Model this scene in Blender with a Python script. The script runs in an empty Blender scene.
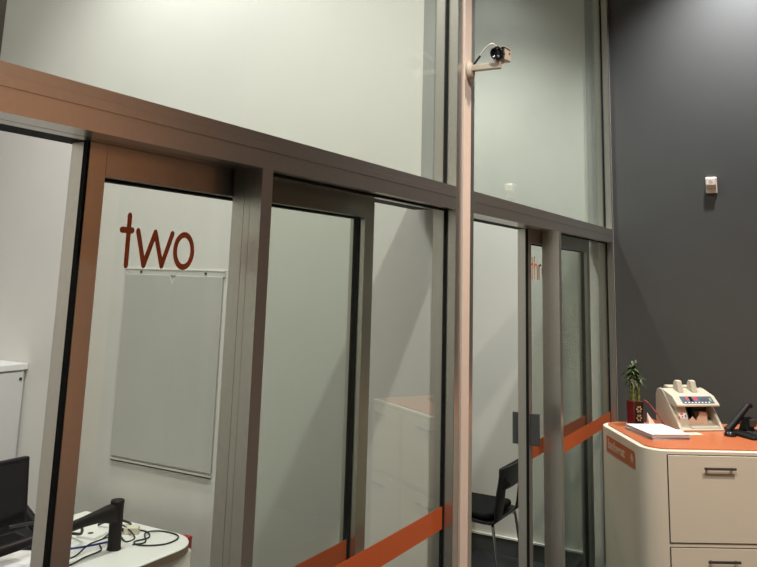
import bpy, bmesh, math, random
from mathutils import Vector, Matrix
random.seed(7)
S = bpy.context.scene
COL = S.collection

# ---------------------------------------------------------------- camera
F, CX, CY = 790.0, 378.5, 130.0           # focal length and principal point in pixels of the 757x567 frame
zd = Vector((505-CX, -4150-CY, F)).normalized()
xd = Vector((828-CX, 289-CY, F)).normalized()
xd = (xd - zd*zd.dot(xd)).normalized()
yd = zd.cross(xd)
cam = bpy.data.cameras.new('camera'); co = bpy.data.objects.new('camera', cam); COL.objects.link(co)
cx_ = Vector((xd.x, yd.x, zd.x)); cy_ = Vector((xd.y, yd.y, zd.y)); cz_ = Vector((xd.z, yd.z, zd.z))
M = Matrix(((cx_.x, -cy_.x, -cz_.x, 0), (cx_.y, -cy_.y, -cz_.y, -1.251), (cx_.z, -cy_.z, -cz_.z, 1.835), (0, 0, 0, 1)))
co.matrix_world = M
cam.sensor_width = 36; cam.lens = 36*F/757; cam.shift_y = -(283.5-CY)/757; cam.clip_start = 0.02
S.camera = co

# ---------------------------------------------------------------- world, lights, exposure
w = bpy.data.worlds.new('world'); S.world = w; w.use_nodes = True
w.node_tree.nodes['Background'].inputs[0].default_value = (0.9, 0.95, 1.0, 1)
w.node_tree.nodes['Background'].inputs[1].default_value = 0.03
S.view_settings.view_transform = 'Standard'; S.view_settings.look = 'None'
S.view_settings.exposure = 0.08; S.view_settings.gamma = 1.0; S.view_settings.use_curve_mapping = False

def spot(name, loc, target, power, color, angle=100, blend=0.5, r=0.06):
    l = bpy.data.lights.new(name, 'SPOT'); l.energy = power; l.color = color
    l.spot_size = math.radians(angle); l.spot_blend = blend; l.shadow_soft_size = r
    o = bpy.data.objects.new(name, l); COL.objects.link(o); o.location = loc
    d = Vector(target)-Vector(loc); o.rotation_euler = d.to_track_quat('-Z', 'Y').to_euler()
    return o
def area(name, loc, size, power, color, rot=(0, 0, 0)):
    l = bpy.data.lights.new(name, 'AREA'); l.shape = 'RECTANGLE'; l.size, l.size_y = size; l.energy = power; l.color = color
    o = bpy.data.objects.new(name, l); COL.objects.link(o); o.location = loc; o.rotation_euler = rot
    return o
WARM = (1.0, 0.84, 0.68); COOL = (0.93, 1.0, 0.95); NEUT = (1.0, 0.965, 0.91)
spot('foyer_downlight', (1.5, -0.95, 4.5), (1.8, -0.2, 0), 260, NEUT, 110, 0.6, 0.04)
spot('foyer_downlight', (4.92, -0.92, 4.5), (5.4, -0.95, 1.6), 430, (0.97, 0.99, 1.0), 95, 0.9, 0.06)
spot('foyer_downlight', (2.9, -1.9, 4.5), (3.7, -0.9, 0), 400, WARM, 85, 0.7, 0.06)  # added lamp out of view, brightens the counter front and the column face
spot('foyer_panel_fill', (2.9, -2.55, 4.5), (2.9, -3.2, 2.2), 340, (1.0, 0.88, 0.74), 100, 0.8, 0.1)  # added lamp out of view, lights the orange panel that the beam reflects
spot('meeting_room_downlight', (2.25, 1.35, 4.5), (2.25, 1.35, 0), 195, (0.97, 0.98, 0.97), 104, 0.7, 0.08)
area('meeting_room_fill', (1.3, 1.4, 4.5), (0.3, 0.9), 36, (0.98, 0.97, 0.95))  # added fill lamp, lightens the left divider wall that the upper frames reflect
spot('meeting_room_downlight', (4.4, 0.95, 4.5), (4.4, 0.95, 0), 260, (0.95, 1.0, 0.95), 106, 0.7, 0.08)
area('meeting_room_fill', (4.0, 1.8, 4.5), (0.3, 0.3), 14, (0.95, 1.0, 0.95))  # small added fill lamp for room three

# ---------------------------------------------------------------- materials
MATS = {}
def mat(name, col, rough=0.6, metal=0.0, noise=0.0, nscale=30.0, bump=0.0, bscale=200.0, emit=None, estr=0.0, col2=None, spec=0.5, coat=0.0):
    m = bpy.data.materials.new(name); m.use_nodes = True; nt = m.node_tree; b = nt.nodes['Principled BSDF']
    b.inputs['Base Color'].default_value = (*col, 1); b.inputs['Roughness'].default_value = rough
    b.inputs['Metallic'].default_value = metal; b.inputs['Specular IOR Level'].default_value = spec
    b.inputs['Coat Weight'].default_value = coat
    tc = nt.nodes.new('ShaderNodeTexCoord')
    if noise > 0 or col2:
        n = nt.nodes.new('ShaderNodeTexNoise'); n.inputs['Scale'].default_value = nscale; n.inputs['Detail'].default_value = 4
        nt.links.new(tc.outputs['Object'], n.inputs['Vector'])
        r = nt.nodes.new('ShaderNodeValToRGB')
        c2 = col2 or tuple(max(0, c*(1-noise)) for c in col)
        r.color_ramp.elements[0].position = 0.3; r.color_ramp.elements[1].position = 0.7
        r.color_ramp.elements[0].color = (*c2, 1); r.color_ramp.elements[1].color = (*col, 1)
        nt.links.new(n.outputs['Fac'], r.inputs['Fac']); nt.links.new(r.outputs['Color'], b.inputs['Base Color'])
    if bump > 0:
        n2 = nt.nodes.new('ShaderNodeTexNoise'); n2.inputs['Scale'].default_value = bscale
        nt.links.new(tc.outputs['Object'], n2.inputs['Vector'])
        bp = nt.nodes.new('ShaderNodeBump'); bp.inputs['Strength'].default_value = bump; bp.inputs['Distance'].default_value = 0.002
        nt.links.new(n2.outputs['Fac'], bp.inputs['Height']); nt.links.new(bp.outputs['Normal'], b.inputs['Normal'])
    if emit:
        b.inputs['Emission Color'].default_value = (*emit, 1); b.inputs['Emission Strength'].default_value = estr
    MATS[name] = m; return m
def glassmat(name, tint, fac=1.0):
    m = bpy.data.materials.new(name); m.use_nodes = True; nt = m.node_tree; nt.nodes.clear()
    o = nt.nodes.new('ShaderNodeOutputMaterial'); t = nt.nodes.new('ShaderNodeBsdfTransparent'); g = nt.nodes.new('ShaderNodeBsdfGlossy')
    mx = nt.nodes.new('ShaderNodeMixShader'); fr = nt.nodes.new('ShaderNodeFresnel'); fr.inputs['IOR'].default_value = 1.45
    t.inputs[0].default_value = (*tint, 1); g.inputs['Roughness'].default_value = 0.0; g.inputs[0].default_value = (0.9*fac, 0.95*fac, 0.9*fac, 1)
    # thin sheet seen from both sides: use a facing based reflectance so neither side totally reflects
    lw = nt.nodes.new('ShaderNodeLayerWeight'); lw.inputs['Blend'].default_value = 0.5
    p = nt.nodes.new('ShaderNodeMath'); p.operation = 'POWER'; p.inputs[1].default_value = 5.0
    ma = nt.nodes.new('ShaderNodeMath'); ma.operation = 'MULTIPLY_ADD'; ma.inputs[1].default_value = 0.9; ma.inputs[2].default_value = 0.035
    nt.nodes.remove(fr)
    nt.links.new(lw.outputs['Facing'], p.inputs[0]); nt.links.new(p.outputs[0], ma.inputs[0]); nt.links.new(ma.outputs[0], mx.inputs[0])
    nt.links.new(t.outputs[0], mx.inputs[1]); nt.links.new(g.outputs[0], mx.inputs[2]); nt.links.new(mx.outputs[0], o.inputs[0])
    MATS[name] = m; return m

mat('alu', (0.58, 0.555, 0.51), 0.30, 0.92, 0.05, 60, 0.03, 400)
mat('column', (0.78, 0.66, 0.58), 0.5, 0.0, 0.04, 20, 0.02)
mat('gasket', (0.010, 0.010, 0.010), 0.7, spec=0.15)
mat('bead', (0.55, 0.53, 0.48), 0.5)
mat('wall_white', (0.74, 0.72, 0.67), 0.85, 0, 0.03, 3, 0.08, 300)
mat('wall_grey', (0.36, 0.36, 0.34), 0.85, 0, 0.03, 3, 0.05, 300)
mat('wall_dark', (0.060, 0.060, 0.058), 0.55, 0, 0.06, 4, 0.10, 250)
mat('wall_brown', (0.10, 0.075, 0.065), 0.8, 0, 0.05, 4)
mat('panel_orange', (0.80, 0.40, 0.215), 0.7, 0, 0.05, 4)
mat('ceiling', (0.62, 0.61, 0.58), 0.9, 0, 0.03, 4)
mat('carpet', (0.030, 0.031, 0.033), 0.95, 0, 0, 120, 0.6, 350, col2=(0.014, 0.014, 0.016))
mat('skirting', (0.085, 0.086, 0.083), 0.5)
mat('skirting_highlight', (0.8, 0.8, 0.75), 0.5)
mat('orange_vinyl', (0.50, 0.10, 0.022), 0.45, 0, 0.05, 20)
mat('red_vinyl', (0.92, 0.24, 0.10), 0.5)
mat('thr_vinyl', (0.7, 0.2, 0.08), 0.5)
mat('handle_grey', (0.10, 0.105, 0.11), 0.4, 0.6)
mat('board', (0.57, 0.565, 0.525), 0.35, 0, 0.05, 5)
mat('board_rail', (0.68, 0.67, 0.62), 0.4, 0.1)
mat('screw', (0.03, 0.03, 0.03), 0.5)
mat('cabinet_white', (0.62, 0.62, 0.60), 0.5, 0, 0.03, 5)
mat('cabinet_top', (0.74, 0.74, 0.72), 0.5)
mat('desk_white', (0.90, 0.89, 0.85), 0.35, 0, 0.03, 6)
mat('desk_edge', (0.22, 0.165, 0.12), 0.5, 0, 0.15, 30)
mat('black_plastic', (0.008, 0.008, 0.009), 0.5, spec=0.25)
mat('black_gloss', (0.010, 0.010, 0.011), 0.15)
mat('brown_black', (0.016, 0.012, 0.011), 0.55, spec=0.25)
mat('cable_black', (0.012, 0.012, 0.012), 0.5)
mat('cable_blue', (0.02, 0.04, 0.22), 0.4)
mat('cable_white', (0.7, 0.69, 0.65), 0.5)
mat('cream_plastic', (0.52, 0.46, 0.37), 0.5, 0, 0.04, 15)
mat('machine', (0.50, 0.46, 0.37), 0.5, 0, 0.05, 12)
mat('machine_dark', (0.035, 0.033, 0.03), 0.6)
mat('panel_blue', (0.07, 0.10, 0.15), 0.35)
mat('led_red', (0.5, 0.02, 0.02), 0.4, emit=(1, 0.04, 0.04), estr=0.5)
mat('sticker_red', (0.6, 0.05, 0.04), 0.5)
mat('sticker_white', (0.75, 0.75, 0.75), 0.5)
mat('sticker_blue', (0.05, 0.12, 0.4), 0.5)
mat('key_green', (0.25, 0.4, 0.15), 0.5)
mat('counter_white', (0.72, 0.665, 0.55), 0.42, 0, 0.03, 4, 0.03, 200)
mat('counter_orange', (0.52, 0.15, 0.06), 0.3, 0, 0.05, 8)
mat('label_orange', (0.50, 0.13, 0.045), 0.45)
mat('label_text', (0.62, 0.45, 0.33), 0.5)
mat('steel', (0.16, 0.155, 0.15), 0.35, 0.8)
mat('chrome', (0.6, 0.6, 0.6), 0.15, 1.0)
mat('paper', (0.70, 0.69, 0.71), 0.7)
mat('paper_grey', (0.45, 0.43, 0.44), 0.7)
mat('card', (0.78, 0.72, 0.55), 0.6)
mat('pink_paper', (0.72, 0.48, 0.38), 0.7)
mat('ribbon_red', (0.22, 0.02, 0.02), 0.5)
mat('orange_paper', (0.45, 0.12, 0.05), 0.6)
mat('pot_red', (0.14, 0.008, 0.010), 0.35)
mat('gold', (0.55, 0.42, 0.22), 0.4, 0.3)
mat('leaf', (0.045, 0.075, 0.022), 0.5, 0, 0.4, 40)
mat('leaf_dry', (0.16, 0.12, 0.04), 0.6, 0, 0.4, 40)
mat('stalk', (0.14, 0.17, 0.04), 0.5, 0, 0.4, 60)
mat('red_box', (0.40, 0.012, 0.02), 0.45)
mat('lens', (0.006, 0.006, 0.008), 0.12)
mat('detector', (0.75, 0.66, 0.56), 0.5)
mat('detector_lens', (0.70, 0.42, 0.36), 0.3)
mat('chair_black', (0.008, 0.008, 0.008), 0.8, spec=0.15)
mat('chair_shell', (0.012, 0.012, 0.013), 0.5, spec=0.3)
glassmat('glass', (0.925, 0.945, 0.92))
MT = MATS

# ---------------------------------------------------------------- mesh helpers
def BM(): return bmesh.new()
def add_box(bm, a, b, mi=0):
    x0, y0, z0 = a; x1, y1, z1 = b
    v = [bm.verts.new(p) for p in ((x0,y0,z0),(x1,y0,z0),(x1,y1,z0),(x0,y1,z0),(x0,y0,z1),(x1,y0,z1),(x1,y1,z1),(x0,y1,z1))]
    for f in ((0,3,2,1),(4,5,6,7),(0,1,5,4),(1,2,6,5),(2,3,7,6),(3,0,4,7)):
        fc = bm.faces.new([v[i] for i in f]); fc.material_index = mi
def add_prism(bm, pts, axis, a, b, mi=0):
    """closed 2-D outline pushed along an axis from a to b"""
    def P(p, t):
        if axis == 'x': return (t, p[0], p[1])
        if axis == 'y': return (p[0], t, p[1])
        return (p[0], p[1], t)
    A = [bm.verts.new(P(p, a)) for p in pts]; B = [bm.verts.new(P(p, b)) for p in pts]
    n = len(pts)
    bm.faces.new(A).material_index = mi; bm.faces.new(B[::-1]).material_index = mi
    for i in range(n):
        f = bm.faces.new((A[i], B[i], B[(i+1) % n], A[(i+1) % n])); f.material_index = mi
def smooth_path(pts, n=6):
    pts = [Vector(p) for p in pts]; out = []
    for i in range(len(pts)-1):
        p0 = pts[max(i-1, 0)]; p1 = pts[i]; p2 = pts[i+1]; p3 = pts[min(i+2, len(pts)-1)]
        for k in range(n):
            t = k/n
            out.append(0.5*((2*p1)+(-p0+p2)*t+(2*p0-5*p1+4*p2-p3)*t*t+(-p0+3*p1-3*p2+p3)*t**3))
    out.append(pts[-1]); return out
def add_tube(bm, pts, r, seg=10, smooth=0):
    pts = smooth_path(pts, smooth) if smooth else [Vector(p) for p in pts]
    rs = r if isinstance(r, (list, tuple)) else [r]*len(pts)
    if len(rs) != len(pts):
        rs = [rs[0]+(rs[-1]-rs[0])*i/(len(pts)-1) for i in range(len(pts))]
    rings = []; up = Vector((0, 0, 1))
    for i, p in enumerate(pts):
        t = (pts[min(i+1, len(pts)-1)]-pts[max(i-1, 0)]).normalized()
        u = t.cross(up)
        if u.length < 0.05: u = t.cross(Vector((1, 0, 0)))
        u.normalize(); v = t.cross(u).normalized(); up = -v if (-v).length else up
        rings.append([bm.verts.new(p+rs[i]*(math.cos(a)*u+math.sin(a)*v)) for a in [2*math.pi*k/seg for k in range(seg)]])
        up = Vector((0, 0, 1)) if abs(t.z) < 0.95 else Vector((1, 0, 0))
    for a, b in zip(rings, rings[1:]):
        # choose the rotation that twists least
        best = min(range(seg), key=lambda s: sum((a[k].co-b[(k+s) % seg].co).length for k in range(0, seg, 3)))
        for k in range(seg):
            f = bm.faces.new((a[k], a[(k+1) % seg], b[(k+1+best) % seg], b[(k+best) % seg])); f.smooth = True
    bm.faces.new(rings[0][::-1]); bm.faces.new(rings[-1])
def add_lathe(bm, prof, c=(0,0,0), axis='z', seg=24):
    rings = []
    for r, h in prof:
        ring = []
        for k in range(seg):
            a = 2*math.pi*k/seg; u, v = r*math.cos(a), r*math.sin(a)
            p = {'z': (u, v, h), 'y': (u, h, v), 'x': (h, u, v)}[axis]
            ring.append(bm.verts.new((p[0]+c[0], p[1]+c[1], p[2]+c[2])))
        rings.append(ring)
    for a, b in zip(rings, rings[1:]):
        for k in range(seg):
            f = bm.faces.new((a[k], a[(k+1) % seg], b[(k+1) % seg], b[k])); f.smooth = True
    bm.faces.new(rings[0][::-1]); bm.faces.new(rings[-1])
def xf(bm, m, start=0):
    bm.verts.ensure_lookup_table()
    for v in bm.verts[start:]: v.co = m @ v.co
def obj(name, bm, mats, parent=None, bevel=0.0, seg=2, subsurf=0):
    bmesh.ops.recalc_face_normals(bm, faces=bm.faces)
    me = bpy.data.meshes.new(name); bm.to_mesh(me); bm.free()
    for m in (mats if isinstance(mats, (list, tuple)) else [mats]): me.materials.append(MT[m])
    o = bpy.data.objects.new(name, me); COL.objects.link(o)
    if parent: o.parent = parent
    if bevel:
        b = o.modifiers.new('bevel', 'BEVEL'); b.width = bevel; b.segments = seg; b.limit_method = 'ANGLE'; b.angle_limit = math.radians(40)
    if subsurf:
        s = o.modifiers.new('sub', 'SUBSURF'); s.levels = s.render_levels = subsurf
    return o
def box(name, a, b, m, parent=None, bevel=0.0):
    bm = BM(); add_box(bm, a, b); return obj(name, bm, m, parent, bevel)
def struct(o, label=None, cat=None):
    o['kind'] = 'structure'
    if label: o['label'] = label; o['category'] = cat
    return o
def thing(name, label, cat, loc=(0,0,0), rot=0.0, group=None):
    o = bpy.data.objects.new(name, None); COL.objects.link(o); o.location = loc; o.rotation_euler = (0, 0, rot)
    o.empty_display_size = 0.05
    o['label'] = label; o['category'] = cat
    if group: o['group'] = group
    return o
def tag(o, label, cat, group=None):
    o['label'] = label; o['category'] = cat
    if group: o['group'] = group
    return o
def empty_struct(name, label, cat, loc=(0,0,0)):
    o = thing(name, label, cat, loc); o['kind'] = 'structure'; return o

# letters as round-ended strokes in (x, z), extruded a hair along y
def stroke(bm, a, b, wd, y0, y1):
    a = Vector(a); b = Vector(b); d = b-a; ang = math.atan2(d.y, d.x); r = wd/2; pts = []
    for k in range(9): t = ang-math.pi/2+math.pi*k/8; pts.append((b.x+r*math.cos(t), b.y+r*math.sin(t)))
    for k in range(9): t = ang+math.pi/2+math.pi*k/8; pts.append((a.x+r*math.cos(t), a.y+r*math.sin(t)))
    add_prism(bm, pts, 'y', y0, y1)
def poly_stroke(bm, pts, wd, y0, y1):
    for i, (a, b) in enumerate(zip(pts, pts[1:])): stroke(bm, a, b, wd, y0-0.00003*i, y1)
def arc(cx, cz, rx, rz, a0, a1, n=12):
    return [(cx+rx*math.cos(math.radians(a0+(a1-a0)*k/n)), cz+rz*math.sin(math.radians(a0+(a1-a0)*k/n))) for k in range(n+1)]
def letters(bm, word, x, z, xh, adv, wd, y0, y1):
    """xh = x-height; returns nothing, draws thin rounded lettering"""
    for c in word:
        if c == 't':
            poly_stroke(bm, [(x+0.30*xh, z), (x+0.30*xh, z+1.42*xh)], wd, y0, y1)
            poly_stroke(bm, [(x+0.02*xh, z+1.0*xh), (x+0.44*xh, z+1.0*xh)], wd, y0-0.0003, y1); x += 0.60*xh
        elif c == 'w':
            poly_stroke(bm, [(x+0.10*xh, z+xh), (x+0.44*xh, z+0.02*xh), (x+0.86*xh, z+xh), (x+1.24*xh, z+0.02*xh), (x+1.64*xh, z+xh)], wd, y0, y1); x += 1.74*xh
        elif c == 'o':
            poly_stroke(bm, arc(x+0.50*xh, z+0.5*xh, 0.42*xh, 0.5*xh, 0, 360, 28), wd, y0, y1); x += 1.1*xh
        elif c == 'h':
            poly_stroke(bm, [(x+0.12*xh, z), (x+0.12*xh, z+1.5*xh)], wd, y0, y1)
            poly_stroke(bm, arc(x+0.46*xh, z+0.66*xh, 0.34*xh, 0.34*xh, 180, 0)+[(x+0.80*xh, z)], wd, y0-0.0004, y1); x += 1.02*xh
        elif c == 'r':
            poly_stroke(bm, [(x+0.12*xh, z), (x+0.12*xh, z+xh)], wd, y0, y1)
            poly_stroke(bm, arc(x+0.44*xh, z+0.66*xh, 0.32*xh, 0.32*xh, 180, 60), wd, y0-0.0004, y1); x += 0.72*xh
        elif c == 'e':
            poly_stroke(bm, [(x+0.10*xh, z+0.5*xh), (x+0.92*xh, z+0.5*xh)]+arc(x+0.5*xh, z+0.5*xh, 0.42*xh, 0.5*xh, 0, 315, 24), wd, y0, y1); x += 1.1*xh

# ================================================================= SETTING
ZC = 4.6; YB = 2.985; YF = -3.2; XL = -2.2; XR = 5.5
struct(box('floor', (XL-0.1, YF-0.1, -0.1), (XR+0.1, YB+0.1, 0), 'carpet'))
struct(box('ceiling', (XL-0.1, YF-0.1, ZC), (XR+0.1, YB+0.1, ZC+0.1), 'ceiling'))
struct(box('wall_back', (XL-0.1, YB, 0), (XR+0.1, YB+0.1, ZC), 'wall_brown'))
struct(box('wall_front', (XL-0.1, YF-0.1, 0), (XR+0.1, YF, ZC), 'wall_dark'))
struct(box('trim_14', (1.2, YF, 0.3), (4.3, YF+0.02, 3.08), 'panel_orange'))  # unseen orange panel, added and sized for its reflection in the metal frames
struct(box('wall_left', (XL-0.1, YF, 0), (XL, YB, ZC), 'wall_grey'))
struct(box('wall_right', (XR+0.004, YF, 0), (XR+0.1, 0.0, ZC), 'wall_dark'))
struct(box('wall_right_inner', (XR, 0.0, 0), (XR+0.1, YB, ZC), 'wall_white'))
struct(box('wall_divider', (2.87, 0.1, 0), (2.97, YB, ZC), 'wall_white'))
struct(box('wall_divider_left', (0.23, 0.19, 0), (0.35, YB, ZC), 'wall_white'))
# darker grey vertical strips on the side walls just inside the glazing above the transom
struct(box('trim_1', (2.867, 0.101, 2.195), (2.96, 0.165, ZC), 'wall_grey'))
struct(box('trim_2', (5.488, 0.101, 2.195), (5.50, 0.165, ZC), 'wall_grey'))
# dark skirting with a highlight painted along its top edge in the meeting rooms
for nm, x in (('baseboard_right', 5.488), ('baseboard_divider', 2.858)):
    bm = BM(); add_box(bm, (x, 0.2, 0), (x+0.012, YB, 0.106), 0); add_box(bm, (x-0.007, 0.2, 0.106), (x+0.012, YB, 0.117), 1)
    struct(obj(nm, bm, ['skirting', 'skirting_highlight']))

# --- transom beams: profile with two fine grooves on the front face, groove opening to the door track underneath
def transom(name, x0, x1):
    g = 0.0025
    prof = [(0, 2.10), (0, 2.143), (g, 2.1435), (g, 2.1465), (0, 2.147), (0, 2.1657), (0.0003, 2.166), (0.0003, 2.167), (0, 2.1673), (0, 2.19),
            (0.185, 2.19), (0.185, 2.14), (0.108, 2.14), (0.108, 2.10), (0.070, 2.10), (0.070, 2.103), (0.066, 2.103), (0.066, 2.10)]
    bm = BM(); add_prism(bm, prof, 'x', x0, x1); o = struct(obj(name, bm, 'alu'))
    b2 = BM(); add_box(b2, (x0, 0.109, 2.1005), (x1, 0.184, 2.139)); obj('track', b2, 'gasket', o)
    return o
transom('trim_3', 0.27, 2.850); transom('trim_4', 3.03, 5.47)
# --- mullions
def mull(n, x0, x1, y1, z1, m='alu', y0=0.0, bev=0.0015):
    return struct(box('trim_%d' % n, (x0, y0, 0), (x1, y1, z1), m, None, bev))
mull(5, 2.850, 2.903, 0.10, ZC); mull(6, 2.975, 3.030, 0.10, ZC); mull(7, 5.47, 5.50, 0.10, ZC)
mull(8, 0.225, 0.27, 0.11, ZC)
def post(n, x0, x1):          # intermediate post with a fine joint line down its side
    y = 0.0935; g = 0.0007
    out = [(x0, 0), (x1, 0), (x1, y), (x0, y), (x0, 0.056), (x0+g, 0.0555), (x0+g, 0.0535), (x0, 0.053), (x0, 0.036), (x0+g*0.5, 0.0355), (x0+g*.5, 0.0345), (x0, 0.034)]
    bm = BM(); add_prism(bm, out, 'z', 0, 2.10); struct(obj('trim_%d' % n, bm, 'alu'))
post(9, 1.615, 1.660); post(10, 4.225, 4.270)
struct(box('trim_11', (2.903, -0.008, 0), (2.975, 0.099, ZC), 'column', None, 0.002))

# --- fixed glazing: sheet + black gasket + pale bead
def pane(n, x0, x1, z0, z1, y, stripe, rim='gasket'):
    w_ = empty_struct('window_%d' % n, 'fixed glass', 'window', (x0, y, z0))
    bm = BM(); add_box(bm, (0, 0, 0), (x1-x0, 0.006, z1-z0)); obj('glass', bm, 'glass', w_)
    bm = BM(); t = 0.007; W = x1-x0; H = z1-z0
    add_box(bm, (0, -0.004, 0), (t, 0.010, H)); add_box(bm, (W-t, -0.004, 0), (W, 0.010, H)); add_box(bm, (0, -0.004, H-t), (W, 0.010, H))
    if stripe: add_box(bm, (0, -0.004, 0), (W, 0.010, t))
    obj('gasket', bm, 'gasket', w_)
    if not stripe:
        bm = BM(); add_box(bm, (0, -0.004, 0), (W, 0.010, 0.005)); obj('bead', bm, 'bead', w_)
    else:
        bm = BM(); add_box(bm, (t, -0.0008, 0.930-z0), (W-t, -0.0002, 1.008-z0)); obj('safety_stripe', bm, 'orange_vinyl', w_)
    return w_
LBL = {1: 'tall upper glass pane above the transom, left of the pale column',
       2: 'upper glass pane above the transom behind the security camera, right of the column',
       3: 'fixed lower glass pane with orange stripe, just left of the pale column',
       4: 'fixed lower glass pane with orange stripe beside the dark wall'}
for n, a in ((1, (0.27, 2.850, 2.19, ZC, 0.046, False)), (2, (3.03, 5.47, 2.19, ZC, 0.046, False)),
             (3, (1.66, 2.850, 0.09, 2.10, 0.040, True)), (4, (4.27, 5.47, 0.09, 2.10, 0.040, True))):
    pane(n, *a)['label'] = LBL[n]
struct(box('trim_12', (1.66, 0, 0), (2.850, 0.09, 0.088), 'alu')); struct(box('trim_13', (4.27, 0, 0), (5.47, 0.09, 0.088), 'alu'))

# --- sliding doors
def door(n, x0, word, label, tx, vin, sx, wd=0.0145):
    W = 1.233; y0, y1 = 0.100, 0.158; top = 2.0995
    d = empty_struct('door_%d' % n, label, 'door', (x0, 0, 0))
    def part(nm, a, b, m='alu', bev=0.001): return box(nm, a, b, m, d, bev)
    bm = BM(); add_box(bm, (0.0, y0, 0.012), (0.047, y1, top)); obj('stile', bm, 'alu', d, 0.0008)
    part('stile', (W-0.062, y0, 0.012), (W, y1, top))
    part('top_rail', (0.047, y0, 2.028), (W-0.062, y1, top)); part('bottom_rail', (0.047, y0, 0.012), (W-0.062, y1, 0.10))
    part('brush_seal', (-0.006, y0+0.001, 0.012), (0.0, y0+0.014, top), 'gasket', 0)
    bm = BM(); add_box(bm, (0.047, 0.128, 0.10), (W-0.062, 0.134, 2.028)); obj('glass', bm, 'glass', d)
    bm = BM(); a, b = 0.047, W-0.062
    for q in ((a, b, 0.10, 0.106), (a, b, 2.022, 2.028), (a, a+0.006, 0.106, 2.022), (b-0.006, b, 0.106, 2.022)): add_box(bm, (q[0], 0.120, q[2]), (q[1], 0.142, q[3]))
    obj('gasket', bm, 'gasket', d)
    bm = BM(); add_box(bm, (a+0.006, 0.1270, 0.935), (b-0.006, 0.1277, 1.014)); obj('safety_stripe', bm, 'orange_vinyl', d)
    bm = BM(); letters(bm, word, 0, 0, 0.080, 0, wd, 0.1268, 0.1276); xf(bm, Matrix.Translation((tx, 0, 1.842)) @ Matrix.Diagonal((sx, 1, 0.98, 1))); obj('lettering', bm, vin, d)
    for s in (-1, 1):      # pull handles inside and out
        bm = BM(); yy = (y0-0.048, y0) if s < 0 else (y1, y1+0.034)
        add_box(bm, (0.010, yy[0], 1.022), (0.024, yy[1], 1.175)); obj('handle', bm, 'handle_grey', d, 0.002)
    return d
door(1, 1.147, 'two', 'sliding glass door lettered two in a brown metal frame', 0.131, 'red_vinyl', 0.90)
door(2, 4.015, 'three', 'half open sliding glass door lettered three', 0.122, 'thr_vinyl', 0.98, 0.010)

# ================================================================= ROOM TWO
wb = thing('wall_board', 'grey rectangular board with a pale top rail on the white wall behind the door lettered two', 'board', (2.87, 1.16, 0.94))
bm = BM(); prof = [(0.0, 0.022), (0.0, 0.868), (0.285, 0.868), (0.305, 0.828), (0.325, 0.868), (0.615, 0.868), (0.615, 0.022)]
add_prism(bm, prof, 'x', -0.010, -0.003); obj('panel', bm, 'board', wb, 0.001)
bm = BM(); add_box(bm, (-0.006, -0.012, 0.868), (-0.001, 0.625, 0.895)); add_box(bm, (-0.008, -0.012, 0.8925), (-0.001, 0.625, 0.8955)); obj('top_rail', bm, 'board_rail', wb)
for yy in (0.105, 0.515):
    bm = BM(); add_lathe(bm, [(0.006, -0.010), (0.006, -0.006)], (0, yy, 0.881), 'x', 12); obj('screw', bm, 'screw', wb)
bm = BM(); add_box(bm, (-0.012, 0.0, 0.0), (-0.001, 0.615, 0.005)); add_box(bm, (-0.012, 0.0, 0.0), (-0.009, 0.615, 0.012)); obj('pen_tray', bm, 'board_rail', wb)

cab = thing('storage_cabinet', 'white storage cabinet with a pale top at the far left behind the desk', 'cabinet', (2.865, 2.44, 0))
box('body', (-1.0, 0.016, 0), (0, 0.53, 1.30), 'cabinet_white', cab, 0.002)
box('cabinet_top', (-1.01, -0.004, 1.30), (0.003, 0.535, 1.33), 'cabinet_top', cab, 0.002)
for i in (0, 1):
    dd = box('door', (-0.965+0.475*i, 0, 0.06), (-0.494+0.475*i, 0.015, 1.290), 'cabinet_white', cab, 0.001)
    bm = BM(); add_lathe(bm, [(0.008, -0.004), (0.008, 0.0)], (-0.035 if i else -0.51, 0, 1.255), 'y', 12); obj('lock', bm, 'screw', dd)

# desk with a rounded end, brown edge band, cable slot and pedestal
dk = thing('office_desk', 'white office desk with rounded corners and a brown edge behind the door lettered two', 'desk', (0, 0, 0))
def rrect(x0, x1, y0, y1, rad, corners, n=8):
    pts = []
    cs = [(x0, y0, 180), (x1, y0, 270), (x1, y1, 0), (x0, y1, 90)]
    for i, (x, y, a0) in enumerate(cs):
        r = rad if i in corners else 0.004
        cx = x+(r if i in (0, 3) else -r); cy = y+(r if i in (0, 1) else -r)
        for k in range(n+1): t = math.radians(a0+90*k/n); pts.append((cx+r*math.cos(t), cy+r*math.sin(t)))
    return pts
bm = BM(); add_prism(bm, rrect(1.0, 2.765, 1.085, 1.80, 0.16, (1,)), 'z', 0.727, 0.730); obj('desktop', bm, 'desk_white', dk)
bm = BM(); add_prism(bm, rrect(0.999, 2.766, 1.084, 1.801, 0.161, (1,)), 'z', 0.700, 0.7268); obj('edge_band', bm, 'desk_edge', dk)
box('cable_slot', (1.3, 1.285, 0.7300), (2.50, 1.297, 0.7306), 'cabinet_white', dk)
ped = box('drawer_pedestal', (2.36, 1.125, 0.02), (2.735, 1.72, 0.70), 'desk_white', dk, 0.01)
for z0, z1 in ((0.06, 0.36), (0.37, 0.52), (0.53, 0.69)):
    dr = box('drawer', (2.370, 1.110, z0), (2.66, 1.1249, z1), 'desk_white', ped, 0.002)
    bm = BM(); add_tube(bm, [(2.44, 1.1095, z1-0.03), (2.44, 1.09, z1-0.03), (2.58, 1.09, z1-0.03), (2.58, 1.1095, z1-0.03)], 0.004, 8); obj('handle', bm, 'steel', dr)
box('end_panel', (1.02, 1.15, 0.0), (1.045, 1.75, 0.70), 'desk_white', dk)

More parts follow.
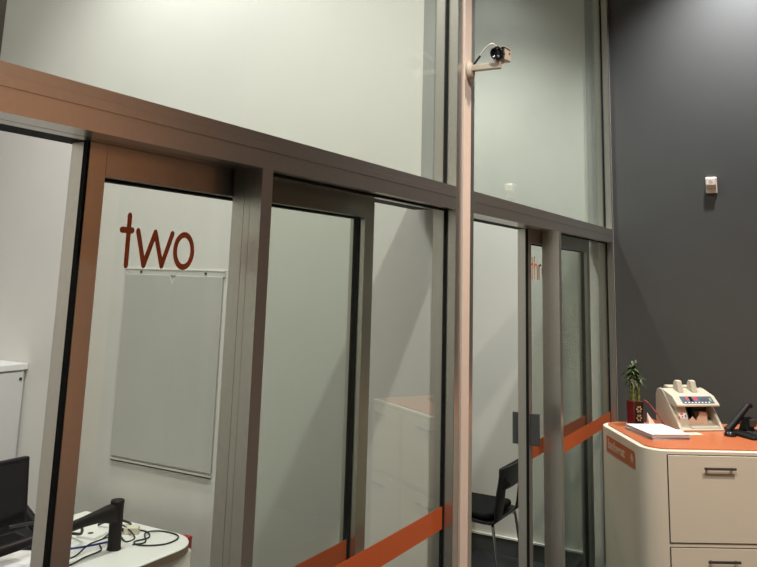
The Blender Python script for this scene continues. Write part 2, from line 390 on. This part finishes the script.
rb = thing('call_box', 'small red plastic box fixed at the rounded end of the white desk', 'box', (2.785, 1.205, 0.605))
box('body', (-0.009, -0.014, 0.0), (0.022, 0.030, 0.105), 'red_box', rb, 0.003)
box('lid', (-0.010, -0.015, 0.105), (0.023, 0.031, 0.112), 'red_box', rb, 0.002)

# arm with round post carrying the monitor
ar = thing('monitor_mount', 'black monitor arm with a thick round post standing on the white desk', 'monitor mount', (2.476, 1.306, 0.730))
bm = BM(); add_lathe(bm, [(0.028, 0.0), (0.028, 0.006), (0.026, 0.010), (0.026, 0.170), (0.028, 0.178), (0.025, 0.186), (0.014, 0.188)], seg=28); obj('post', bm, 'brown_black', ar)
bm = BM()
arm_pts = [((0.0, 0, 0.130), 0.085, 0.045), ((-0.04, 0, 0.140), 0.066, 0.045), ((-0.09, 0.004, 0.143), 0.044, 0.035), ((-0.16, 0.008, 0.138), 0.034, 0.03), ((-0.26, 0.012, 0.130), 0.030, 0.028), ((-0.62, 0.02, 0.120), 0.034, 0.03)]
rings = []
for (p, h, t) in arm_pts:
    rings.append([bm.verts.new((p[0], p[1]+dy*t/2, p[2]+dz*h/2)) for dy, dz in ((-1,-.6),(-.6,-1),(.6,-1),(1,-.6),(1,.6),(.6,1),(-.6,1),(-1,.6))])
for a, b in zip(rings, rings[1:]):
    for k in range(8): bm.faces.new((a[k], a[(k+1)%8], b[(k+1)%8], b[k])).smooth = True
bm.faces.new(rings[0]); bm.faces.new(rings[-1][::-1]); obj('arm', bm, 'brown_black', ar)
bm = BM(); add_lathe(bm, [(0.026, 0.085), (0.026, 0.165), (0.02, 0.168)], (-0.64, 0.022, 0), seg=20); obj('elbow', bm, 'brown_black', ar)
bm = BM(); add_tube(bm, [(-0.64, 0.022, 0.12), (-0.66, 0.08, 0.14), (-0.68, 0.140, 0.19)], 0.016, 10, 4); obj('bracket', bm, 'brown_black', ar)

mo = thing('computer_monitor', 'black flat computer monitor at the far left edge above the desk', 'monitor', (1.950, 1.50, 0.842), 0)
bm = BM(); add_box(bm, (-0.25, -0.012, 0), (0.25, 0.018, 0.262)); m_ = obj('casing', bm, 'black_plastic', mo, 0.006); 
bm = BM(); add_box(bm, (-0.235, -0.0135, 0.022), (0.235, -0.0121, 0.247)); obj('screen', bm, 'black_gloss', mo)
bm = BM(); add_box(bm, (-0.12, 0.018, 0.06), (0.12, 0.04, 0.20)); obj('rear_housing', bm, 'black_plastic', mo, 0.01)
mo.rotation_euler = (math.radians(-5), 0, 0)

ph = thing('desk_phone', 'black desk telephone with upright handset standing on the desk beside the monitor', 'telephone', (2.33, 1.66, 0.730), 0.5)
bm = BM(); add_prism(bm, [(-0.10, 0), (0.10, 0), (0.10, 0.10), (-0.10, 0.03)], 'x', -0.09, 0.09); obj('base', bm, 'black_plastic', ph, 0.008)
bm = BM(); add_tube(bm, [(-0.055, -0.07, 0.075), (-0.06, 0.0, 0.15), (-0.05, 0.06, 0.19), (-0.04, 0.11, 0.24)], [0.022, 0.022], 12, 5); obj('handset', bm, 'black_plastic', ph)


def cable(name, pts, r, m, label, group=None, sm=6):
    bm = BM(); add_tube(bm, pts, r, 8, sm); return tag(obj(name, bm, m), label, 'cable', group)
Z = 0.7335
cable('coiled_cable', [(2.53, 1.43, Z), (2.58, 1.44, Z+.01), (2.63, 1.43, Z+.03), (2.62, 1.34, Z), (2.56, 1.33, Z), (2.60, 1.41, Z+.01), (2.66, 1.45, Z+0.004), (2.70, 1.36, Z), (2.65, 1.29, Z), (2.58, 1.30, Z), (2.56, 1.25, Z), (2.62, 1.18, Z), (2.70, 1.18, Z), (2.742, 1.225, Z), (2.738, 1.31, Z), (2.67, 1.33, Z+.006), (2.60, 1.26, Z), (2.55, 1.28, Z)], 0.0032, 'cable_black', 'black cable lying in loops on the desk right of the round post')
cable('power_cable', [(2.64, 1.58, Z+.003), (2.645, 1.545, Z+.02), (2.66, 1.51, Z+.03), (2.70, 1.51, Z+.02), (2.735, 1.49, Z+.003), (2.72, 1.47, Z+.003)], 0.005, 'cable_black', 'thick black power cable bundled near the wall end of the desk')
cable('data_cable', [(2.10, 1.40, Z), (2.26, 1.37, Z), (2.33, 1.36, Z), (2.40, 1.37, Z+.02), (2.445, 1.36, Z+.028), (2.52, 1.38, Z+.02), (2.57, 1.42, Z)], 0.0032, 'cable_black', 'thin black cable curving over the desk left of the round post')
cable('network_cable', [(2.27, 1.50, Z), (2.32, 1.49, Z), (2.40, 1.43, Z), (2.50, 1.39, Z), (2.56, 1.37, Z)], 0.0038, 'cable_blue', 'blue network cable lying on the desk under the monitor arm')
cable('patch_cable', [(2.08, 1.31, Z), (2.20, 1.315, Z), (2.26, 1.30, Z), (2.34, 1.32, Z), (2.43, 1.33, Z), (2.47, 1.38, Z)], 0.003, 'cable_black', 'thin black cable along the slot near the front of the desk')
cable('monitor_cable', [(2.08, 1.44, 0.885), (2.20, 1.43, 0.875), (2.30, 1.43, 0.85), (2.42, 1.45, 0.81), (2.46, 1.48, Z+0.03), (2.475, 1.55, Z+0.014), (2.48, 1.60, Z+0.006)], 0.006, 'cable_black', 'thick black cable hanging from the monitor to the desk behind the arm')
cable('headset_cable', [(1.98, 1.27, Z), (2.06, 1.30, Z), (2.13, 1.345, Z), (2.22, 1.38, Z)], 0.0035, 'cable_black', 'black cable at the bottom left corner of the desk')
ad = thing('cable_grommet', 'white plastic cable grommet plate with a dark hole beside the round post', 'grommet', (2.545, 1.505, 0.730), 0.25)
bm = BM(); add_prism(bm, [(-0.055,-0.045),(0.05,-0.045),(0.06,0.02),(0.03,0.05),(-0.05,0.045)], 'z', 0, 0.010); obj('plate', bm, 'desk_white', ad, 0.002)
bm = BM(); add_lathe(bm, [(0.012, 0.0101), (0.012, 0.0108)], (-0.005, 0.008, 0), seg=16); obj('hole', bm, 'screw', ad)
pa = thing('power_adapter', 'small beige power adapter lying inside the cable loops on the desk', 'adapter', (2.655, 1.395, 0.730), 0.6)
box('body', (-0.022, -0.03, 0), (0.022, 0.03, 0.028), 'card', pa, 0.004); box('plug', (-0.008, 0.03, 0.008), (0.008, 0.045, 0.02), 'cable_black', pa, 0.001)
kb = thing('keyboard', 'black keyboard edge at the bottom left corner of the desk', 'keyboard', (1.86, 1.29, 0.7302), 0)
box('body', (-0.22, -0.07, 0), (0.22, 0.07, 0.018), 'black_plastic', kb, 0.004)
bm = BM()
for i in range(14):
    for j in range(4): add_box(bm, (-0.21+i*0.030, -0.06+j*0.030, 0.0181), (-0.21+i*0.030+0.026, -0.06+j*0.030+0.026, 0.023))
obj('keys', bm, 'black_gloss', kb)
tag(box('paper_sheet', (0, 0, 0), (0.21, 0.29, 0.0012), 'paper'), 'white sheet of paper lying on the desk under the monitor', 'paper').location = (1.96, 1.40, 0.7301)

# ================================================================= ROOM THREE chairs
def chair(name, label, loc, rot):
    c = thing(name, label, 'chair', loc, rot, 'black visitor chairs')
    # local: faces +y, origin at floor centre of the seat
    W = 0.225
    def shell(y, z): return y, z
    # seat shell and back: one curved sheet, built as a grid with a cut-out in the back
    prof = [(0.235, 0.435), (0.20, 0.452), (0.10, 0.448), (0.0, 0.440), (-0.10, 0.428), (-0.17, 0.425), (-0.205, 0.450), (-0.222, 0.50), (-0.230, 0.56), (-0.236, 0.615), (-0.242, 0.66), (-0.248, 0.70), (-0.252, 0.745)]
    xs = [-1, -0.55, -0.3, 0, 0.3, 0.55, 1]
    bm = BM(); grid = []
    for i, (y, z) in enumerate(prof):
        wscale = W*(0.96 if i < 5 else 1.0 if i < 10 else 0.96)
        row = []
        for x in xs:
            curve = 0.018*(x*x) if i > 6 else 0.0
            row.append(bm.verts.new((x*wscale, y+curve, z+(0.012*x*x if i < 6 else 0))))
        grid.append(row)
    for i in range(len(prof)-1):
        for j in range(len(xs)-1):
            if 6 <= i <= 8 and 1 <= j <= 4: continue
            bm.faces.new((grid[i][j], grid[i][j+1], grid[i+1][j+1], grid[i+1][j]))
    o = obj('shell', bm, 'chair_shell', c)
    s = o.modifiers.new('t', 'SOLIDIFY'); s.thickness = 0.012; s.offset = 0
    b = o.modifiers.new('b', 'BEVEL'); b.width = 0.003; b.segments = 2
    for p in o.data.polygons: p.use_smooth = True
    bm = BM(); pts = rrect(-0.205, 0.205, -0.165, 0.215, 0.05, (0, 1, 2, 3), 5)
    add_prism(bm, pts, 'z', 0.452, 0.485); obj('seat_pad', bm, 'chair_black', c, 0.012, 3)
    bm = BM()
    add_box(bm, (-0.17, -0.243, 0.622), (0.17, -0.205, 0.738)); obj('back_pad', bm, 'chair_black', c, 0.012, 3)
    bm = BM(); add_tube(bm, [(-0.15, -0.12, 0.418), (-0.15, 0.14, 0.428)], 0.009); add_tube(bm, [(0.15, -0.12, 0.418), (0.15, 0.14, 0.428)], 0.009); add_tube(bm, [(-0.15, 0.0, 0.420), (0.15, 0.0, 0.420)], 0.009)
    obj('seat_frame', bm, 'chrome', c)
    for sx in (-1, 1):
        for (y0, y1) in ((-0.165, -0.235), (0.14, 0.22)):
            bm = BM(); add_tube(bm, [(sx*0.13, y0, 0.420), (sx*0.175, y0+(y1-y0)*0.12, 0.415), (sx*0.192, y0+(y1-y0)*0.3, 0.38), (sx*0.215, y1, 0.012)], 0.009, 10, 5)
            lg = obj('leg', bm, 'chrome', c)
            bm = BM(); add_lathe(bm, [(0.013, 0.0), (0.013, 0.022)], (sx*0.215, y1, 0), seg=12); obj('foot', bm, 'black_plastic', lg)
    return c
chair('visitor_chair', 'black visitor chair with an open back behind the half open door lettered three', (4.85, 0.72, 0), 0)
chair('visitor_chair', 'black visitor chair mostly hidden behind the pale column, against the far wall', (5.12, 1.20, 0), math.pi/2)

# ================================================================= COLUMN: security camera
sc_ = thing('security_camera', 'cream security camera on a wall bracket high on the pale column', 'security camera', (2.943, -0.0085, 2.680))
bm = BM(); add_lathe(bm, [(0.040, 0.0), (0.040, -0.008), (0.034, -0.016), (0.022, -0.020)], (0, 0, 0), 'y', 28); pl = obj('mounting_plate', bm, 'cream_plastic', sc_)
for v in bpy.data.meshes[pl.data.name].vertices: v.co.x *= 0.85
bm = BM(); add_box(bm, (-0.013, -0.140, -0.004), (0.013, -0.015, 0.022)); obj('arm', bm, 'cream_plastic', sc_, 0.004)
bm = BM(); add_tube(bm, [(0, -0.128, 0.015), (0.004, -0.128, 0.034)], 0.012, 14); add_box(bm, (-0.004, -0.141, 0.026), (0.040, -0.112, 0.033)); obj('swivel', bm, 'cream_plastic', sc_, 0.002)
R = Matrix.Translation((0.005, -0.132, 0.058)) @ Matrix.Rotation(math.radians(4), 4, 'Z') @ Matrix.Rotation(math.radians(-6), 4, 'Y')
bm = BM(); add_box(bm, (-0.005, -0.026, -0.024), (0.082, 0.026, 0.026)); xf(bm, R); bd = obj('body', bm, 'cream_plastic', sc_, 0.004)
bm = BM(); add_box(bm, (-0.022, -0.029, 0.026), (0.080, 0.029, 0.030)); xf(bm, R); obj('sun_shield', bm, 'cream_plastic', bd, 0.001)
bm = BM(); add_lathe(bm, [(0.020, -0.004), (0.027, -0.008), (0.028, -0.036), (0.026, -0.042), (0.021, -0.043), (0.018, -0.036), (0.004, -0.035)], (0, 0, 0), 'x', 28); xf(bm, R); obj('lens', bm, 'lens', bd)
bm = BM(); add_box(bm, (0.050, -0.0275, 0.006), (0.066, -0.0262, 0.012)); xf(bm, R); obj('mark', bm, 'screw', bd)
bm = BM(); add_tube(bm, [(0.09, -0.12, 0.075), (0.04, -0.105, 0.105), (0.0, -0.10, 0.106), (-0.004, -0.072, 0.085), (0.0, -0.045, 0.052), (0.01, -0.02, 0.030), (0.02, -0.006, 0.026)], 0.0028, 8, 6); obj('cable', bm, 'cable_white', sc_)
bm = BM(); add_tube(bm, [(-0.001, -0.052, 0.060), (0.004, -0.034, 0.042), (0.012, -0.018, 0.0295)], 0.0045, 8, 4); obj('cable_sleeve', bm, 'cable_black', sc_)

# motion detector on the dark wall
md = thing('motion_detector', 'small cream motion detector mounted high on the dark grey wall', 'motion detector', (5.504, -0.634, 2.475))
bm = BM(); add_prism(bm, [(0, -0.052), (-0.014, -0.052), (-0.016, 0.046), (-0.012, 0.052), (0, 0.052)], 'y', -0.034, 0.034)
xs_ = [(v.co.x, v) for v in bm.verts]; obj('back_plate', bm, 'detector', md, 0.003)
bm = BM(); add_prism(bm, [(-0.014, -0.030), (-0.030, -0.022), (-0.044, 0.0), (-0.044, 0.040), (-0.036, 0.051), (-0.014, 0.051)], 'y', -0.030, 0.030); obj('cover', bm, 'detector', md, 0.005)
bm = BM(); add_box(bm, (-0.0455, -0.012, 0.012), (-0.0435, 0.010, 0.030)); obj('sensor_window', bm, 'detector_lens', md, 0.0008)

# ================================================================= COUNTER
ang = math.atan2(0.527, 0.85)            # local x = along the end face (away), local y is -v
U = Vector((math.cos(ang), math.sin(ang), 0)); V = Vector((math.sin(ang), -math.cos(ang), 0))
ct = thing('service_counter', 'white service counter with an orange top and rounded corner in front of the dark wall', 'counter', (4.17, -0.43, 0), ang)
# local coordinates: (u, -v, z)
def outline(inset, L=0.74, Wd=1.02, r=0.115, r2=0.13):
    i = inset; pts = []
    for cx, cv, rr, a0, a1 in ((L-i-r2, i+r2, r2, 0, 90), (i+r-0.015, i+r, r, 90, 180), (i-0.015+0.03, Wd-i-0.03, 0.03, 180, 270), (L-i-0.03, Wd-i-0.03, 0.03, 270, 360)):
        for k in range(13):
            t = math.radians(a0+(a1-a0)*k/12); pts.append((cx+rr*math.cos(t), -cv+rr*math.sin(t)))
    return pts
bm = BM(); add_prism(bm, outline(0.0), 'z', 0.0, 1.046); body = obj('body', bm, 'counter_white', ct, 0.004)
bm = BM(); add_prism(bm, outline(0.028, r=0.09, r2=0.10), 'z', 1.0461, 1.0535); obj('worktop', bm, 'counter_orange', ct, 0.002)
def drawer(v0, v1, z0, z1):
    u = -0.0155
    d = None
    bm = BM()  # dark shadow gap frame
    add_box(bm, (u-0.0008, -v1, z0), (u+0.0004, -v0, z1)); d = obj('drawer', bm, 'machine_dark', ct)
    bm = BM(); add_box(bm, (u-0.005, -v1+0.004, z0+0.004), (u-0.0009, -v0-0.004, z1-0.004)); obj('drawer_front', bm, 'counter_white', d, 0.0012)
    bm = BM(); hv = v0+0.250; hz = z1-0.058
    add_box(bm, (u-0.028, -hv-0.078, hz-0.006), (u-0.020, -hv+0.078, hz+0.006))
    for s in (-1, 1): add_box(bm, (u-0.021, -hv+s*0.060-0.005, hz-0.005), (u-0.0048, -hv+s*0.060+0.005, hz+0.004))
    obj('handle', bm, 'steel', d, 0.0015)
drawer(0.098, 0.625, 0.632, 1.030); drawer(0.098, 0.625, 0.22, 0.616)
drawer(0.640, 0.985, 0.632, 1.030); drawer(0.640, 0.985, 0.22, 0.616)
# orange badge on the end face
bm = BM(); pts = [(0.235, 0.925), (0.235, 1.000), (0.222, 1.008)][:0] + [(0.140, 0.922), (0.570, 0.922), (0.570, 1.000), (0.558, 1.006), (0.152, 1.006), (0.140, 0.996)]
add_prism(bm, pts, 'y', 0.0003, 0.0022); bdg = obj('badge', bm, 'label_orange', ct)
def text_mesh(name, s, size, m, parent, matrix):
    cu = bpy.data.curves.new(name, 'FONT'); cu.body = s; cu.size = size; cu.extrude = 0.0004; cu.offset = size*0.03
    t = bpy.data.objects.new(name, cu); COL.objects.link(t)
    dg = bpy.context.evaluated_depsgraph_get(); me = bpy.data.meshes.new_from_object(t.evaluated_get(dg))
    bpy.data.objects.remove(t); me.materials.clear(); me.materials.append(MT[m]); me.transform(matrix)
    o = bpy.data.objects.new(name, me); COL.objects.link(o); o.parent = parent; return o
# on the +y face seen from outside the reading direction runs towards -u
TM = Matrix(((-1, 0, 0, 0.545), (0, 0, 1, 0.0028), (0, 1, 0, 0.945), (0, 0, 0, 1)))
text_mesh('lettering', 'bankwest', 0.068, 'label_text', bdg, TM)
bm = BM()
for k in range(7):
    a = 2*math.pi*k/7; c = Vector((0.182, 0.966)); r0, r1 = 0.006, 0.020
    stroke(bm, (c.x+r0*math.cos(a), c.y+r0*math.sin(a)), (c.x+r1*math.cos(a), c.y+r1*math.sin(a)), 0.008, 0.0022, 0.0030)
obj('emblem', bm, 'label_text', bdg)

def on(u, v, z=1.0537): return Vector((4.17, -0.43, 0))+U*u+V*v+Vector((0, 0, z))

# lucky bamboo in a dark red pot
pt = thing('lucky_bamboo', 'lucky bamboo plant in a square dark red pot with gold marks', 'plant', on(0.60, 0.175), ang+0.30)
bm = BM(); add_prism(bm, [(-0.030, 0), (0.030, 0), (0.034, 0.132), (-0.034, 0.132)], 'y', -0.034, 0.034); pot = obj('pot', bm, 'pot_red', pt, 0.003)
bm = BM(); add_prism(bm, [(-0.028, 0.003), (0.028, 0.003), (0.031, 0.131), (-0.031, 0.131)], 'x', -0.0470, -0.0462)
for v in bm.verts: v.co.x = -0.0304-0.004*v.co.z/0.132-(0.0004 if v.co.x < -0.0466 else 0)
obj('black_panel', bm, 'black_gloss', pot)
bm = BM()
for zc in (0.045, 0.092):
    x = -0.0304-0.004*zc/0.132-0.001
    for k in range(6):
        a = k*math.pi/3
        v0 = len(bm.verts); add_prism(bm, [(0.006*math.cos(a), zc+0.006*math.sin(a)), (0.016*math.cos(a+.35), zc+0.016*math.sin(a+.35)), (0.019*math.cos(a), zc+0.019*math.sin(a)), (0.016*math.cos(a-.35), zc+0.016*math.sin(a-.35))], 'x', x-0.0008, x)
obj('gold_motif', bm, 'gold', pot)
stalks = [(-0.018, -0.012, 0.115), (0.012, 0.016, 0.125), (0.016, -0.014, 0.105), (-0.010, 0.018, 0.130), (0.0, 0.0, 0.14)]
for i, (sx, sy, h) in enumerate(stalks):
    bm = BM(); prof = []
    for k in range(7):
        z = 0.10+(h+0.035)*k/6; prof += [(0.0085, z), (0.0098, z+0.002), (0.0085, z+0.004)]
    add_lathe(bm, prof, (sx, sy, 0), seg=10); st = obj('stalk', bm, 'stalk', pt)
    bm = BM()
    for k in range(26):
        a = random.uniform(0, 2*math.pi); tilt = random.uniform(0.4, 1.7); L = random.uniform(0.045, 0.085); wd = random.uniform(0.007, 0.011)
        base = Vector((sx, sy, 0.10+h+0.030+random.uniform(-0.008, 0.045))); d = Vector((math.cos(a), math.sin(a), 0)); side = Vector((-d.y, d.x, 0))
        pv = []
        for q in range(5):
            t = q/4; p = base+d*(L*0.75*t*math.sin(tilt))+Vector((0, 0, L*(t*math.cos(tilt)*1.1-0.75*t*t*math.sin(tilt)))); ww = wd*math.sin(math.pi*min(1, t*0.9+0.1))
            pv.append((bm.verts.new(p-side*ww), bm.verts.new(p+Vector((0, 0, 0.002))), bm.verts.new(p+side*ww)))
        for A, B in zip(pv, pv[1:]):
            bm.faces.new((A[0], A[1], B[1], B[0])); bm.faces.new((A[1], A[2], B[2], B[1]))
    lf = obj('leaves', bm, 'leaf_dry' if i == 2 else 'leaf', st)
    s = lf.modifiers.new('t', 'SOLIDIFY'); s.thickness = 0.0008

# stack of booklets
def booklet(name, label, z0, th, dx, r, cover):
    b = thing(name, label, 'booklet', on(0.345+dx, 0.195, z0), ang+r, 'booklets stacked on the counter')
    box('pages', (-0.146, -0.103, 0.0008), (0.146, 0.103, th-0.0008), 'paper_grey', b)
    for q in (0, th-0.0008): box('cover', (-0.148, -0.105, q), (0.148, 0.105, q+0.0008), cover, b)
booklet('booklet', 'white booklet at the bottom of the stack on the orange counter top', 1.0537, 0.014, 0.004, 0.14, 'paper')
booklet('booklet', 'white booklet at the top of the stack on the orange counter top', 1.0679, 0.014, 0.0, 0.10, 'paper')
# cards
tag(box('business_card', (-0.045, -0.0275, 0), (0.045, 0.0275, 0.0012), 'card'), 'small white card lying on the orange top in front of the banknote counter', 'card')
o = bpy.data.objects['business_card']; o.location = on(0.385, 0.405); o.rotation_euler = (0, 0, ang+1.75)

# pink folded paper and ribbon loop beside the pot
pk = BM()
P = [(-0.03, -0.02, 0.0), (0.02, -0.02, 0.0), (0.03, 0.02, 0.0), (-0.02, 0.02, 0.0), (-0.022, 0.012, 0.085), (0.026, -0.006, 0.016)]
vs = [pk.verts.new(p) for p in P]
for f in ((0, 1, 4), (1, 2, 5), (2, 3, 4), (3, 0, 4), (1, 5, 4), (5, 2, 4), (0, 3, 2, 1)): pk.faces.new([vs[i] for i in f])
o = tag(obj('folded_paper', pk, 'pink_paper'), 'pale pink folded paper standing up between the pot and the booklets', 'paper'); o.location = on(0.515, 0.235); o.rotation_euler = (0, 0, ang-1.2)
bm = BM()
pr = [on(0.60, 0.225, 1.19), on(0.59, 0.240, 1.182), on(0.575, 0.262, 1.155), on(0.55, 0.285, 1.12), on(0.53, 0.303, 1.085), on(0.515, 0.312, 1.060)]
add_tube(bm, pr, 0.0042, 8, 6); tag(obj('ribbon', bm, 'ribbon_red'), 'dark red ribbon arching from the plant pot down to the counter', 'ribbon')
bm = BM()
for k, (a, b) in enumerate((((0, 0), (0.05, 0.02)), ((0.03, 0.03), (0.085, 0.0)))):
    base = len(bm.verts); add_prism(bm, [(-0.035, 0), (0.035, 0), (0.028, 0.022), (0.0, 0.036+0.004*k), (-0.026, 0.018)], 'y', -0.012+0.018*k, 0.003+0.018*k)
o = tag(obj('crumpled_wrap', bm, 'orange_paper', None, 0.004), 'crumpled orange wrapper lying behind the booklets beside the banknote counter', 'wrapper'); o.location = on(0.575, 0.270); o.rotation_euler = (0, 0, ang-1.57)
tag(box('receipt_slip', (-0.03, -0.02, 0), (0.03, 0.02, 0.012), 'pink_paper', None, 0.003), 'small pinkish slip at the left front foot of the banknote counter', 'paper')
o = bpy.data.objects['receipt_slip']; o.location = on(0.42, 0.335); o.rotation_euler = (0, 0, ang-1.4)

# banknote counting machine; local x right, local y away, z up, front faces -y
mc = thing('banknote_counter', 'cream banknote counting machine with a red digital display', 'money counter', on(0.60, 0.480), ang-math.pi/2+0.17); mc.scale = (0.87, 0.87, 0.87)
HW = 0.155
side = [(-0.150, 0.0), (0.125, 0.0), (0.135, 0.03), (0.130, 0.185), (0.112, 0.222), (0.085, 0.232), (0.035, 0.226), (-0.030, 0.205), (-0.075, 0.170), (-0.100, 0.12), (-0.148, 0.012)]
for s in (-1, 1):
    sp = [(-0.150, 0.0), (0.125, 0.0), (0.135, 0.03), (0.130, 0.185), (0.112, 0.222), (0.085, 0.230), (0.050, 0.226), (0.028, 0.205), (-0.135, 0.020)]
    bm = BM(); add_prism(bm, sp, 'x', s*HW, s*(HW-0.020)); obj('side_panel', bm, 'machine', mc, 0.006, 3)
bm = BM(); add_prism(bm, [(-0.140, 0.0), (0.120, 0.0), (0.120, 0.19), (0.02, 0.19), (0.02, 0.03), (-0.140, 0.012)], 'x', -HW+0.020, HW-0.020); obj('chassis', bm, 'machine', mc, 0.003)
# inner left panel with stickers, set forward
bm = BM(); add_prism(bm, [(-0.115, 0.012), (0.02, 0.012), (0.02, 0.17), (-0.050, 0.168), (-0.085, 0.10)], 'x', -HW+0.020, -HW+0.088); ip = obj('inner_panel', bm, 'machine', mc, 0.003)
# dark pocket
bm = BM(); add_box(bm, (-HW+0.09, 0.010, 0.03), (HW-0.021, 0.0199, 0.165)); obj('pocket', bm, 'machine_dark', mc)
# control head
bm = BM(); add_prism(bm, [(-0.115, 0.140), (-0.118, 0.150), (-0.058, 0.198), (0.060, 0.230), (0.100, 0.225), (0.100, 0.170), (0.02, 0.150), (-0.085, 0.136)], 'x', -HW+0.004, HW-0.004); hd = obj('control_head', bm, 'machine', mc, 0.006, 3)
# display strip on the sloping face from (-0.118,0.150) to (-0.058,0.198)
A = Vector((0, -0.118, 0.150)); B = Vector((0, -0.058, 0.198)); T = (B-A).normalized(); N = Vector((0, -T.z, T.y))
def plate(bm, x0, x1, t0, t1, h0, h1):
    vs = []
    for h in (h0, h1):
        for (x, t) in ((x0, t0), (x1, t0), (x1, t1), (x0, t1)):
            p = A+(B-A)*t+N*h; vs.append(bm.verts.new((x, p.y, p.z)))
    for f in ((0,1,2,3),(4,5,6,7),(0,1,5,4),(1,2,6,5),(2,3,7,6),(3,0,4,7)): bm.faces.new([vs[i] for i in f])
bm = BM(); plate(bm, -0.105, 0.120, 0.18, 0.92, 0.0002, 0.0022); cp = obj('control_panel', bm, 'panel_blue', hd)
bm = BM(); plate(bm, -0.066, -0.052, 0.50, 0.82, 0.0023, 0.003); plate(bm, -0.012, 0.010, 0.50, 0.82, 0.0023, 0.003); obj('display_digits', bm, 'led_red', cp)
bm = BM(); plate(bm, -0.045, -0.024, 0.35, 0.9, 0.0023, 0.003); obj('display_window', bm, 'black_gloss', cp)
for i in range(5):
    bm = BM(); plate(bm, 0.032+i*0.016, 0.043+i*0.016, 0.40, 0.70, 0.0023, 0.004); obj('button', bm, 'key_green' if i == 4 else 'steel', cp)
bm = BM()
for i in range(8): plate(bm, -0.09+i*0.024, -0.08+i*0.024, 0.22, 0.32, 0.0023, 0.003)
obj('panel_lettering', bm, 'sticker_white', cp)
# hopper with guides
bm = BM(); add_prism(bm, [(0.062, 0.228), (0.118, 0.222), (0.122, 0.238), (0.110, 0.246), (0.062, 0.240)], 'x', -0.10, 0.11); obj('hopper', bm, 'machine', mc, 0.003)
for x in (-0.052, 0.048):
    bm = BM(); add_prism(bm, [(-0.010, 0.212), (0.055, 0.225), (0.052, 0.270), (0.036, 0.286), (0.010, 0.282)], 'x', x-0.020, x+0.017); obj('note_guide', bm, 'machine', mc, 0.005, 3)
bm = BM(); add_box(bm, (0.085, 0.045, 0.225), (0.094, 0.060, 0.272)); obj('sensor_post', bm, 'steel', mc, 0.002)
# stacker: curved tray with notch and two black paddles
bm = BM(); add_prism(bm, [(-0.142, 0.008), (-0.138, 0.020), (-0.06, 0.030), (-0.010, 0.062), (0.008, 0.095), (0.009, 0.03), (-0.06, 0.012)], 'x', -HW+0.09, HW-0.021); obj('stacker_tray', bm, 'machine', mc, 0.002)
bm = BM(); add_prism(bm, [(0.012, 0.020), (0.09, 0.020), (0.09, 0.094), (0.040, 0.099), (0.012, 0.05)], 'y', -0.066, -0.058)
add_prism(bm, [(-0.062, 0.020), (0.012, 0.020), (0.012, 0.045), (-0.014, 0.075), (-0.034, 0.055), (-0.062, 0.048)], 'y', -0.0655, -0.0585); obj('note_stop', bm, 'pink_paper', mc, 0.001)
for x in (-0.050, 0.000):
    bm = BM(); add_prism(bm, [(-0.030, 0.150), (0.005, 0.150), (0.000, 0.09), (-0.028, 0.035), (-0.052, 0.030), (-0.048, 0.10)], 'x', x-0.008, x+0.009); obj('stacker_wheel', bm, 'black_plastic', mc, 0.003)
bm = BM(); add_box(bm, (-HW-0.002, -0.158, 0.0), (HW+0.002, -0.135, 0.010)); obj('front_lip', bm, 'machine', mc, 0.003)
# stickers on the sloping front of the inner panel
A = Vector((0, -0.115, 0.012)); B = Vector((0, -0.085, 0.10)); T = (B-A).normalized(); N = Vector((0, -T.z, T.y))
bm = BM(); plate(bm, -0.127, -0.072, 0.62, 0.98, 0.0002, 0.0010); stk = obj('sticker', bm, 'sticker_white', ip)
bm = BM(); plate(bm, -0.118, -0.098, 0.86, 0.97, 0.0011, 0.0016); plate(bm, -0.133, -0.124, 0.55, 0.78, 0.0011, 0.0016); obj('sticker_print', bm, 'sticker_red', stk)
bm = BM(); plate(bm, -0.088, -0.078, 0.68, 0.86, 0.0011, 0.0016); plate(bm, -0.110, -0.102, 0.68, 0.78, 0.0011, 0.0016); obj('sticker_print', bm, 'sticker_blue', stk)

# payment terminal / phone: black base with raised display stand
te = thing('desk_telephone', 'black office telephone with a raised handset at the right end of the counter', 'telephone', on(0.36, 0.715), ang-math.pi/2+0.28)
bm = BM(); add_prism(bm, [(-0.105, 0.0), (0.100, 0.0), (0.100, 0.020), (-0.100, 0.014)], 'x', -0.090, 0.10); bs = obj('base', bm, 'black_plastic', te, 0.006)
bm = BM()
for i in range(4):
    for j in range(3): add_box(bm, (-0.03+j*0.022, -0.07+i*0.022, 0.0155+i*0.0008), (-0.014+j*0.022, -0.054+i*0.022, 0.0205+i*0.0008))
obj('keypad', bm, 'machine_dark', bs)
bm = BM(); add_prism(bm, [(0.02, 0.012), (0.09, 0.016), (0.055, 0.09), (0.04, 0.085)], 'x', -0.008, 0.045); obj('stand', bm, 'black_plastic', te, 0.004)
bm = BM(); add_tube(bm, [(-0.105, 0.065, 0.018), (-0.075, 0.06, 0.045), (-0.035, 0.055, 0.085), (0.005, 0.05, 0.125), (0.025, 0.05, 0.143), (0.050, 0.05, 0.145)], [0.020, 0.014], 12, 5); obj('handset', bm, 'black_plastic', te)
bm = BM(); add_box(bm, (0.0, -0.002, 0.045), (0.034, 0.018, 0.082)); obj('display', bm, 'steel', te, 0.003)
bm = BM(); add_lathe(bm, [(0.030, 0.0), (0.032, 0.008), (0.026, 0.020), (0.012, 0.026)], (-0.125, 0.02, 0), seg=20); obj('earpiece', bm, 'black_gloss', te)
